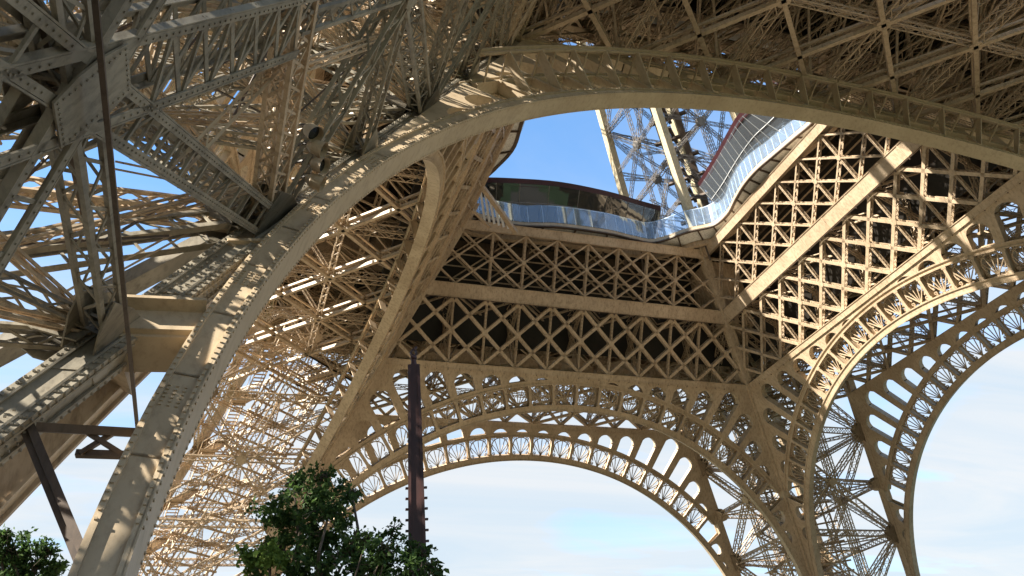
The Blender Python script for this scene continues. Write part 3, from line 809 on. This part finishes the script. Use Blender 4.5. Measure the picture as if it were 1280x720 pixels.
# glass balustrade round the opening
glassrail = empty('glass_balustrade', (0, 0, HF+.56))
tag(glassrail, 'clear glass balustrade with pale posts round the platform opening', 'balustrade')
mb = MB(); ribbon(mb, ED, 0.05, 2.4, 0.03, off=0.10)
mb.build('glass_pane', BGLASS, glassrail)
mb = MB()
for i in range(0, n, 2):
    p = ED[i]; mb.bar((*p, 0), (*p, 2.4), .06, .06, (1, 0, 0)); mb.build('post', WHITE, glassrail); mb = MB()
mb = MB()
for z in (2.42,):
    for a, b in zip(ED, ED[1:]+ED[:1]): mb.bar((*a, z), (*b, z), .05, .06)
mb.build('rail', WHITE, glassrail)

mb = MB(); mb.bar(CAM+pix(600, 230)*88, CAM+pix(645, 291)*90, .45, .45); mb.bar(CAM+pix(590, 262)*88, CAM+pix(612, 284)*90, .25, .25)
mb.build('corner_strut', IRON, floor_)
# pavilions with leaning glass fronts and maroon roof rims
def pavilion(label, base, rim, hb, hr, thick_w, glass_mat, back, mull, dark_upto=None):
    root = empty('pavilion', (*np.mean(base, 0), HF+.9)); tag(root, label, 'pavilion')
    off = np.array([*np.mean(base, 0), HF+.9])
    bs = open_smooth(base); rm = open_smooth(rim); n = len(bs)
    L = lambda p, z: (p[0]-off[0], p[1]-off[1], z-off[2])
    mb = MB(); vs = []
    for p, q in zip(bs, rm): vs += [L(p, hb), L(q, hr)]
    mb.poly(vs, [(2*i, 2*i+2, 2*i+3, 2*i+1) for i in range(n-1)])
    g = mb.build('glass_front', glass_mat, root)
    mb = MB()
    for i in range(0, n, mull):
        mb.bar(L(bs[i], hb), L(rm[i], hr), .05, .10, (0, 0, 1))
    for f in (0.6,):
        for i in range(n-1):
            a = (1-f)*v3((*bs[i], hb))+f*v3((*rm[i], hr)); b = (1-f)*v3((*bs[i+1], hb))+f*v3((*rm[i+1], hr))
            mb.bar(a-off, b-off, .05, .08)
    mb.build('mullion', FRAME if glass_mat is not DGLASS else STEELD, g)
    mb = MB(); vs = []
    bdir = np.array(back, float)
    for q in rm:
        r = q+bdir; vs += [L(q+bdir*.02, hr-.25), L(q-bdir*.02, hr+thick_w), L(r, hr+thick_w*.6), L(r, hr-.1)]
    mb.poly(vs, [(4*i+k, 4*i+4+k, 4*i+4+(k+1) % 4, 4*i+(k+1) % 4) for i in range(n-1) for k in range(4)]+[(3, 2, 1, 0), tuple(4*(n-1)+j for j in range(4))])
    mb.build('roof', MAROON, root)
    mb = MB(); vs = []       # end walls and back wall
    for i in (0, n-1):
        a, b = bs[i], rm[i]; c = a+bdir*.95
        mb.poly([L(a+bdir*.05, hb), L(b+bdir*.05, hr), L(b+bdir*.95, hr), L(c, hb)], [(0, 1, 2, 3)])
    mb.poly([L(bs[0]+bdir*.95, hb), L(bs[-1]+bdir*.95, hb), L(bs[-1]+bdir*.95, hr), L(bs[0]+bdir*.95, hr)], [(0, 1, 2, 3)])
    mb.build('wall', MAROON, root)
    return root, off
def open_smooth(pts, n=5):
    P = [2*np.array(pts[0])-np.array(pts[1])]+[np.array(p, float) for p in pts]+[2*np.array(pts[-1])-np.array(pts[-2])]
    out_ = []
    for i in range(1, len(P)-2):
        p0, p1, p2, p3 = P[i-1:i+3]
        for q in range(n):
            t = q/n; out_.append(0.5*((2*p1)+(-p0+p2)*t+(2*p0-5*p1+4*p2-p3)*t*t+(-p0+3*p1-3*p2+p3)*t**3))
    out_.append(P[-2]); return out_
pf, offf = pavilion('far pavilion with dark reflective glass front and curved maroon roof rim', [(-12.6, 16.6), (-8.6, 17.0), (-3.4, 16.4), (2.5, 16.5), (7.0, 17.2), (9.6, 17.6)],
    [(-12.9, 14.6), (-9.1, 13.9), (-3.5, 13.3), (2.7, 13.7), (7.2, 14.5), (10.3, 15.0)], HF+.6, 61.0, 0.6, DGLASS, (0, 9), 3)
mb = MB()
for k in range(6):
    mb.bar(CAM+pix(600+k*6, 234+k*6)*91-Vector(offf), CAM+pix(606+k*6, 276+k*2)*91-Vector(offf), .22, .3)
mb.build('fin', WHITE, pf)
pr, offr = pavilion('right pavilion with leaning pale gridded glass front and maroon roof rim', [(15.6, 9.6), (15.5, 7.2), (15.0, 4.6), (14.8, 2.0), (15.0, -1.0), (15.6, -5.0), (15.9, -12)],
    [(12.6, 9.6), (12.25, 6.4), (11.85, 3.6), (11.4, 0.9), (11.05, -1.6), (11.3, -3.6), (11.9, -9)], HF+.6, 61.0, 0.45, WGLASS, (9, 0), 2)
pl, offl = pavilion('left pavilion with pale ribbed canopy and dark curved rim', [(-15.6, -13), (-15.3, -8), (-15.0, -1.2), (-14.6, 3.4), (-15.6, 9.2), (-16.2, 13)],
    [(-13.1, -9), (-12.2, -4.0), (-11.1, 2.6), (-10.75, 8.8), (-12.2, 14.0), (-14.2, 16.6)], HF+.6, 61.0, 0.45, WGLASS, (-9, 0), 2)

# ------------------------------------------------------------------ upper pillars above the platform
def upper(quad, label):
    X = Matrix.Rotation({'++': 0, '-+': math.pi/2, '--': math.pi, '+-': -math.pi/2}[quad], 4, 'Z')
    full = quad == '++'
    ins = (lambda h: 13.8-0.46*(h-57)) if full else (lambda h: 13.9-0.12*(h-57)); wd = lambda h: 12.5-0.085*(h-57)
    hs = [57.2, 65.5, 74, 82, 89]
    pl_ = MB(); parts = []
    def pt(a, b, h): return v3((ins(h)+a*wd(h), ins(h)+b*wd(h), h))
    for i in range(4):
        h0, h1 = hs[i], hs[i+1]; hm = (h0+h1)/2
        for (f, nv) in ((lambda q, h: pt(0, q, h), (1, 0, .4)), (lambda q, h: pt(1, q, h), (1, 0, .4)), (lambda q, h: pt(q, 0, h), (0, 1, .4)), (lambda q, h: pt(q, 1, h), (0, 1, .4))):
            sb = MB(); cen = f(.5, hm)
            for q, h in ((0, h0), (1, h0), (0, h1), (1, h1), (0, hm), (1, hm), (.5, h0), (.5, h1))[:8 if full else 4]:
                girder(sb, cen, f(q, h), 0.42 if full else 0.4, 0.38 if full else 0.3, nv, c=0.055, lace=0.04, pitch=0.55, faces=4 if full else 2)
            girder(sb, f(0, h0), f(1, h0), 0.5, 0.4, nv, c=0.06, lace=0.05, pitch=0.6)
            parts.append(sb)
            nvv = nrm(v3(nv)); t1 = nrm(f(1, hm)-f(0, hm)); t2 = np.cross(nvv, t1)
            if not full: continue
            sb.prism([cen+t1*.6*math.cos(a)+t2*.6*math.sin(a) for a in np.linspace(0, 2*math.pi, 9)[:-1]], nvv, 0.5)
    for f in ((0, 0, 1, 0), (1, 0, 1, 1), (1, 1, 0, 1), (0, 1, 0, 0)):
        girder(pl_, pt(f[0], f[1], 89.6), pt(f[2], f[3], 89.6), 0.7, 0.6, (0, 0, 1))
    P = pl_.build('upper_pillar', UPIRON, tower, label, xf=X)
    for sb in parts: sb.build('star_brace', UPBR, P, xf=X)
    for a in (0, 1):
        for b in (0, 1):
            mb = MB(); q = .43
            mb.box8([pt(a, b, 57)+v3(c) for c in ((-q, -q, 0), (q, -q, 0), (q, q, 0), (-q, q, 0))]+[pt(a, b, 90)+v3(c) for c in ((-q, -q, 0), (q, -q, 0), (q, q, 0), (-q, q, 0))])
            mb.build('corner_column', UPIRON, P, xf=X)
    if not full: return P
    mb = MB(); rr = random.Random(5)
    for k in range(34):     # stair and cable clutter inside the legs
        h = 58+k*.9; a = pt(rr.random(), rr.random(), h); b = pt(rr.random(), rr.random(), h+rr.uniform(1, 6)); girder(mb, a, b, .3, .25, (0.2, .4, .8), c=.045, lace=.03, pitch=.4, faces=2)
    mb.build('cross_ties', UPBR, P, xf=X)
    mb = MB()
    for d in (-.9, .9):
        mb.bar((ins(57)+6.2+d, ins(57)+6.2-d, 57), (ins(90)+5+d, ins(90)+5-d, 90), 0.75, 0.75)
    for h in np.arange(58, 89, 2.2):
        c = ins(h)+5.7; mb.bar((c-1.7, c+1.7, h), (c+1.7, c-1.7, h), 0.5, 0.3); mb.bar((c-1.2, c-1.2, h+.6), (c+1.2, c+1.2, h+.6), 0.4, 0.3)
    mb.build('lift_shaft', DARKIRON, P, xf=X)
    return P
upper('++', 'pale upper pillar above the opening')
upper('-+', 'upper pillar above the far left corner')
upper('+-', 'upper pillar above the near right corner')
upper('--', 'upper pillar above the near left corner')

# ------------------------------------------------------------------ near pillar extras: ladders, rods, netting, floodlights
def left_face(y, h, off=0.0):   # point on the near pillar's face toward the arch opening (x = -s)
    return v3((-(s_(h))+off, y, h))

def cyl(mb, a, b, r0, r1, n=20, cap=True):
    a = v3(a); b = v3(b); d = nrm(b-a); x = nrm(np.cross(d, (0.13, 0.2, 1.0))); y = np.cross(d, x)
    vs = [a+(x*math.cos(q)+y*math.sin(q))*r0 for q in np.linspace(0, 2*math.pi, n+1)[:-1]]+[b+(x*math.cos(q)+y*math.sin(q))*r1 for q in np.linspace(0, 2*math.pi, n+1)[:-1]]
    fs = [(i, (i+1) % n, n+(i+1) % n, n+i) for i in range(n)]
    if cap: fs += [tuple(range(n))[::-1], tuple(range(n, 2*n))]
    mb.poly(vs, fs)

for sd in ('far', 'right'):
    X = Matrix.Rotation(ROT[sd], 4, 'Z'); mb = MB()
    for u in np.arange(-16.9, 17, 1.875):       # conduit with small fittings under the wide chord
        if abs(u) < s_(48.2)-1: mb.bar(WL(u, 48.25*LN, -.5), WL(u, 48.05*LN, -.5), .09, .12, NW)
    mb.bar(WL(-18, 48.22*LN, -.47), WL(18, 48.22*LN, -.47), .05, .05, NW)
    for u in np.arange(-20, 20.1, 1.25):
        if abs(u) < s_(41.8)-1: mb.bar(WL(u, 41.72*LN, -.38), WL(u, 41.52*LN, -.38), .08, .08, NW)
    mb.build('conduit', DARKIRON, tower, xf=X)
# seams and cover strips on the spandrel plates
for sd in ('far', 'right', 'near', 'left'):
    X = Matrix.Rotation(ROT[sd], 4, 'Z'); mb = MB()
    for i in range(-24, 25):
        t = INN.t_at((i+0.5)*PIT*1.0+PIT/2); r1 = INN.avail(t, 41.9)
        if r1 < R3+.6 or abs(t) > 1.1: continue
        mb.bar(WL(*INN.pt(t, R3+.05), -.365), WL(*INN.pt(t, r1-.05), -.365), .20, .02, NW); mb.build('cover_strip', IRON if sd != 'near' else IRONR, tower, xf=X); mb = MB()
# ------------------------------------------------------------------ brown post
post = empty('brown_post', (-33.57, -41.0, 0))
tag(post, 'slim dark brown metal post with studded edges and ring finial, shadow stripes across its top', 'post')
H = 9.7; bw, tw = 0.205, 0.095
mb = MB(); yaw = math.radians(-14)
ca, sa = math.cos(yaw), math.sin(yaw)
def pr_(x, y, z): return (x*ca-y*sa, x*sa+y*ca, z)
mb.box8([pr_(*p) for p in ((-bw, -bw, 0), (bw, -bw, 0), (bw, bw, 0), (-bw, bw, 0), (-tw, -tw, H), (tw, -tw, H), (tw, tw, H), (-tw, tw, H))])
for sx in (-1, 1):
    for sy in (-1, 1):
        f = lambda z, w_: [pr_(sx*w_-.03, sy*w_-.03, z), pr_(sx*w_+.03, sy*w_-.03, z), pr_(sx*w_+.03, sy*w_+.03, z), pr_(sx*w_-.03, sy*w_+.03, z)]
        mb.box8(f(0, bw)+f(H-.02, tw))
mb.build('shaft', RUST, post)
mb = MB()
for i in range(24):
    z = 2.2+i*0.21; w_ = bw+(tw-bw)*z/H
    for sx in (-1, 1):
        mb.bar(pr_(sx*w_, 0, z), pr_(sx*(w_+.07), 0, z), .035, .035); mb.bar(pr_(sx*(w_+.06), 0, z-.02), pr_(sx*(w_+.06), 0, z+.02), .05, .05, (0, 1, 0)); mb.build('stud', RUST, post); mb = MB()
mb = MB()
cyl(mb, (0, 0, H), (0, 0, H+.16), .07, .05); cyl(mb, (0, 0, H+.16), (0, 0, H+.24), .08, .06)
for i in range(14):
    a0, a1 = i/14*2*math.pi, (i+1)/14*2*math.pi
    mb.bar((.06*math.cos(a0), 0, H+.31+.07*math.sin(a0)), (.06*math.cos(a1), 0, H+.31+.07*math.sin(a1)), .045, .045, (0, 1, 0))
cyl(mb, (0, 0, H+.38), (0.07, 0, H+.46), .04, .03)
mb.build('finial', RUST, post)

# ------------------------------------------------------------------ ground
mb = MB(); mb.poly([(-4000, -4000, 0), (4000, -4000, 0), (4000, 4000, 0), (-4000, 4000, 0)], [(0, 1, 2, 3)])
g = mb.build('ground', LAWN); g['kind'] = 'structure'
BOUNCE = paint('court_bounce_paving', (0.20, 0.165, 0.12), (0.27, 0.225, 0.165), scale=0.4, rough=0.95, streak=False)
mb = MB(); mb.poly([(-38, -38, 0.008), (38, -38, 0.008), (38, 38, 0.008), (-38, 38, 0.008)], [(0, 1, 2, 3)])  # unseen court square, added paler to bounce light up under the arches
g = mb.build('court_bounce_ground', BOUNCE); g['kind'] = 'structure'
mb = MB(); mb.poly([(-72, -72, 0.004), (72, -72, 0.004), (72, 72, 0.004), (-72, 72, 0.004)], [(0, 1, 2, 3)])
g = mb.build('plaza', SAND); g['kind'] = 'structure'

near_extra = MB()
def nb(a, b, w_, t_, nv=(1, 0, .5)): near_extra.bar(a, b, w_, t_, nv)
nb(CAM+pix(345, 258)*31, CAM+pix(-25, 452)*27, 0.60, 0.50)
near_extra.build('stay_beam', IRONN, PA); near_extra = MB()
nb(CAM+pix(116, -30)*11.6, CAM+pix(172, 538)*22.5, 0.075, 0.075, (1, 0, 0))
nb(CAM+pix(40, -30)*12.2, CAM+pix(141, 440)*22.5, 0.07, 0.07, (1, 0, 0))
nb(CAM+pix(38, 532)*17.5, CAM+pix(104, 692)*15.6, 0.14, 0.14)
nb(CAM+pix(30, 538)*17.5, CAM+pix(99, 706)*15.6, 0.12, 0.12)
nb(CAM+pix(45, 534)*17.5, CAM+pix(172, 541)*17.5, 0.16, 0.16)
nb(CAM+pix(95, 567)*17.5, CAM+pix(158, 569)*17.3, 0.12, 0.12)
nb(CAM+pix(110, 541)*17.5, CAM+pix(156, 570)*17.3, 0.09, 0.09)
nb(CAM+pix(142, 541)*17.5, CAM+pix(100, 567)*17.4, 0.09, 0.09)
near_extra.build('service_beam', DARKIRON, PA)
rr = random.Random(21); mb = MB()
def inA(a, b, h): return v3((-(s_(h)+a), -(s_(h)+b), h))
for k in range(95):
    h = rr.uniform(9, 34); a, b = rr.uniform(0, WP), rr.uniform(0, WP)
    h2 = h+rr.uniform(1, 7); a2, b2 = (min(WP, max(0, a+rr.choice((-1, 1))*rr.uniform(2, 8))), b) if k % 2 else (a, min(WP, max(0, b+rr.choice((-1, 1))*rr.uniform(2, 8))))
    girder(mb, inA(a, b, h), inA(a2, b2, h2), .28, .22, (.3, .4, .85), c=.05, lace=.035, pitch=.4, faces=2)
mb.build('inner_bracing', IRON, PA)
mb = MB()
for k in range(26):
    h = rr.uniform(9, 20); b = rr.uniform(1, WP-1); mb.bar(inA(rr.uniform(.5, 5), b, h), inA(rr.uniform(.5, 5), b+rr.uniform(-4, 4), h+rr.uniform(2, 6)), .05, .05)
mb.build('tie_rod', DARKIRON, PA)
# floodlights on the inner column of the near pillar
for i in range(4):
    p = v3(CAM)+v3(pix(*((388, 163), (394, 184), (396, 205), (392, 226))[i]))*24.5
    fl = empty('floodlight', tuple(p)); tag(fl, ['topmost round floodlight in the row clamped to the near pillar', 'second round floodlight from the top on the near pillar', 'third round floodlight from the top on the near pillar', 'lowest round floodlight of the row on the near pillar'][i], 'floodlight', 'floodlights on the near pillar')
    mb = MB(); d = nrm(v3(((0.5, -0.35, -0.75), (.9, -.2, -.45), (.8, -.45, -.5), (.95, -.1, -.4))[i])); cyl(mb, d*-.05, d*.28, .20, .24, 20, False); cyl(mb, d*-.22, d*-.05, .10, .20, 20); mb.build('housing', IRONR, fl)
    mb = MB(); cyl(mb, d*.10, d*.12, .20, .20, 20); mb.build('lens', DGLASS, fl)
    mb = MB()
    for q in range(10):
        a0, a1 = math.pi*q/10, math.pi*(q+1)/10
        f = lambda a: v3((.30*math.cos(a)-.1, .1, .30*math.sin(a)))
        mb.bar(f(a0), f(a1), .05, .03)
    mb.bar((0, .1, .3), (-.55, .5, .35), .06, .06); mb.build('bracket', STEELD, fl)

# ------------------------------------------------------------------ trees
def tree(name, label, base, blobs, leafmat_, n_leaf, trunk_r, leaf=0.11, seed=1, group=None, bright=None):
    r = random.Random(seed); nr = np.random.default_rng(seed)
    root = empty(name, base); tag(root, label, 'tree', group)
    mb = MB(); B = v3(base)
    cs = [v3(b[:3])-B for b in blobs]
    top = np.mean(cs, 0)
    def limb(a, b, r0, r1, n=5, wob=.12):
        p = v3(a); prev = p
        for i in range(1, n+1):
            q = v3(a)+(v3(b)-v3(a))*i/n+nr.normal(size=3)*wob*(i < n)*np.linalg.norm(v3(b)-v3(a))/n
            cyl(mb, prev, q, r0+(r1-r0)*(i-1)/n, r0+(r1-r0)*i/n, 8); prev = q
    fork = v3((0, 0, top[2]*0.5))
    limb((0, 0, 0), fork, trunk_r, trunk_r*.7)
    twigs = []
    for c, b in zip(cs, blobs):
        limb(fork, c, trunk_r*.45, trunk_r*.13, 6, .35)
        for _ in range(14):
            d = nrm(nr.normal(size=3)); e = c+d*b[3]*r.uniform(.6, 1.35)*v3((1, 1, .8)); limb(c-d*.1, e, trunk_r*.09, trunk_r*.03, 3, .3); twigs.append(e)
    mb.build('trunk', BARK, root)
    def leaves(sel, mat, nm, cnt):
        mb = MB(); tot = sum(b[3]**2 for b in sel)
        for b in sel:
            c = v3(b[:3])-B; k = int(cnt*b[3]**2/tot)
            ncl = max(8, int(k/38)); cl = []
            for _ in range(ncl):
                d = nrm(nr.normal(size=3)); cl.append(c+d*b[3]*(0.15+1.35*r.random())*v3((1, 1, .9)))
            for i in range(k):
                q = cl[i % ncl]+nr.normal(size=3)*b[3]*.09+nr.normal(size=3)*leaf*.45
                ax = nrm(nr.normal(size=3)+v3((0, 0, -.4))); sd = nrm(np.cross(ax, nr.normal(size=3))); s = leaf*r.uniform(.4, 1.3)
                nn = np.cross(ax, sd)*s*.12
                mb.poly([q, q+ax*s*.45+sd*s*.32+nn, q+ax*s*1.1, q+ax*s*.45-sd*s*.32+nn], [(0, 1, 2, 3)])
        mb.build(nm, mat, root)
    leaves([b for b in blobs if len(b) < 5], leafmat_, 'crown', n_leaf)
    sb = [b for b in blobs if len(b) > 4]
    if sb: leaves(sb, LEAFY, 'bright_foliage', int(n_leaf*.12))
    return root
def at(x, y, dist):
    d = pix(x, y); h = math.hypot(d.x, d.y); return CAM+d*(dist/h)
def blobset(lst, dist):
    out_ = []
    for it in lst:
        x, y, rp = it[:3]; dd = dist+(it[3] if len(it) > 3 else 0); p = at(x, y, dd); out_.append((p.x, p.y, p.z, rp/FPX*(p-CAM).length)+((1,) if len(it) > 4 else ()))
    return out_
bl = blobset([(385, 622, 32), (355, 648, 28, .5), (412, 640, 30, -.4), (400, 676, 30), (352, 690, 26, .4), (436, 690, 24, .5), (366, 602, 16, .3), (402, 596, 15), (316, 700, 14, 0, 1), (338, 692, 14, -.5, 1), (440, 618, 13, .4), (428, 655, 16, .3), (400, 730, 40), (340, 735, 30), (452, 720, 20)], 13.0)
b0 = at(385, 700, 13.2)
tree('leafy_tree', 'dark green leafy tree below the far left pillar, with bright leaves at its lower left', (b0.x, b0.y, 0), bl, LEAF, 7600, 0.12, leaf=0.085, seed=4)
bl = blobset([(482, 688, 20), (512, 698, 20, .3), (468, 710, 22, .4), (540, 708, 11, -.2), (492, 662, 9, .2), (528, 690, 11, .1), (505, 730, 28), (550, 728, 12), (458, 675, 12, .3)], 11.0)
b0 = at(495, 720, 11.3)
tree('leafy_tree', 'smaller dark tree with loose twigs partly covering the foot of the brown post', (b0.x, b0.y, 0), bl, LEAF, 3000, 0.07, leaf=0.075, seed=9)
bl = blobset([(12, 692, 20), (50, 702, 16), (-8, 685, 22), (66, 712, 14, .4), (30, 722, 26), (60, 690, 8), (2, 672, 9)], 24.0)
b0 = at(25, 720, 24)
tree('leafy_tree', 'green treetop in the bottom left corner of the photo', (b0.x, b0.y, 0), bl, LEAF, 3600, 0.18, leaf=0.13, seed=13)
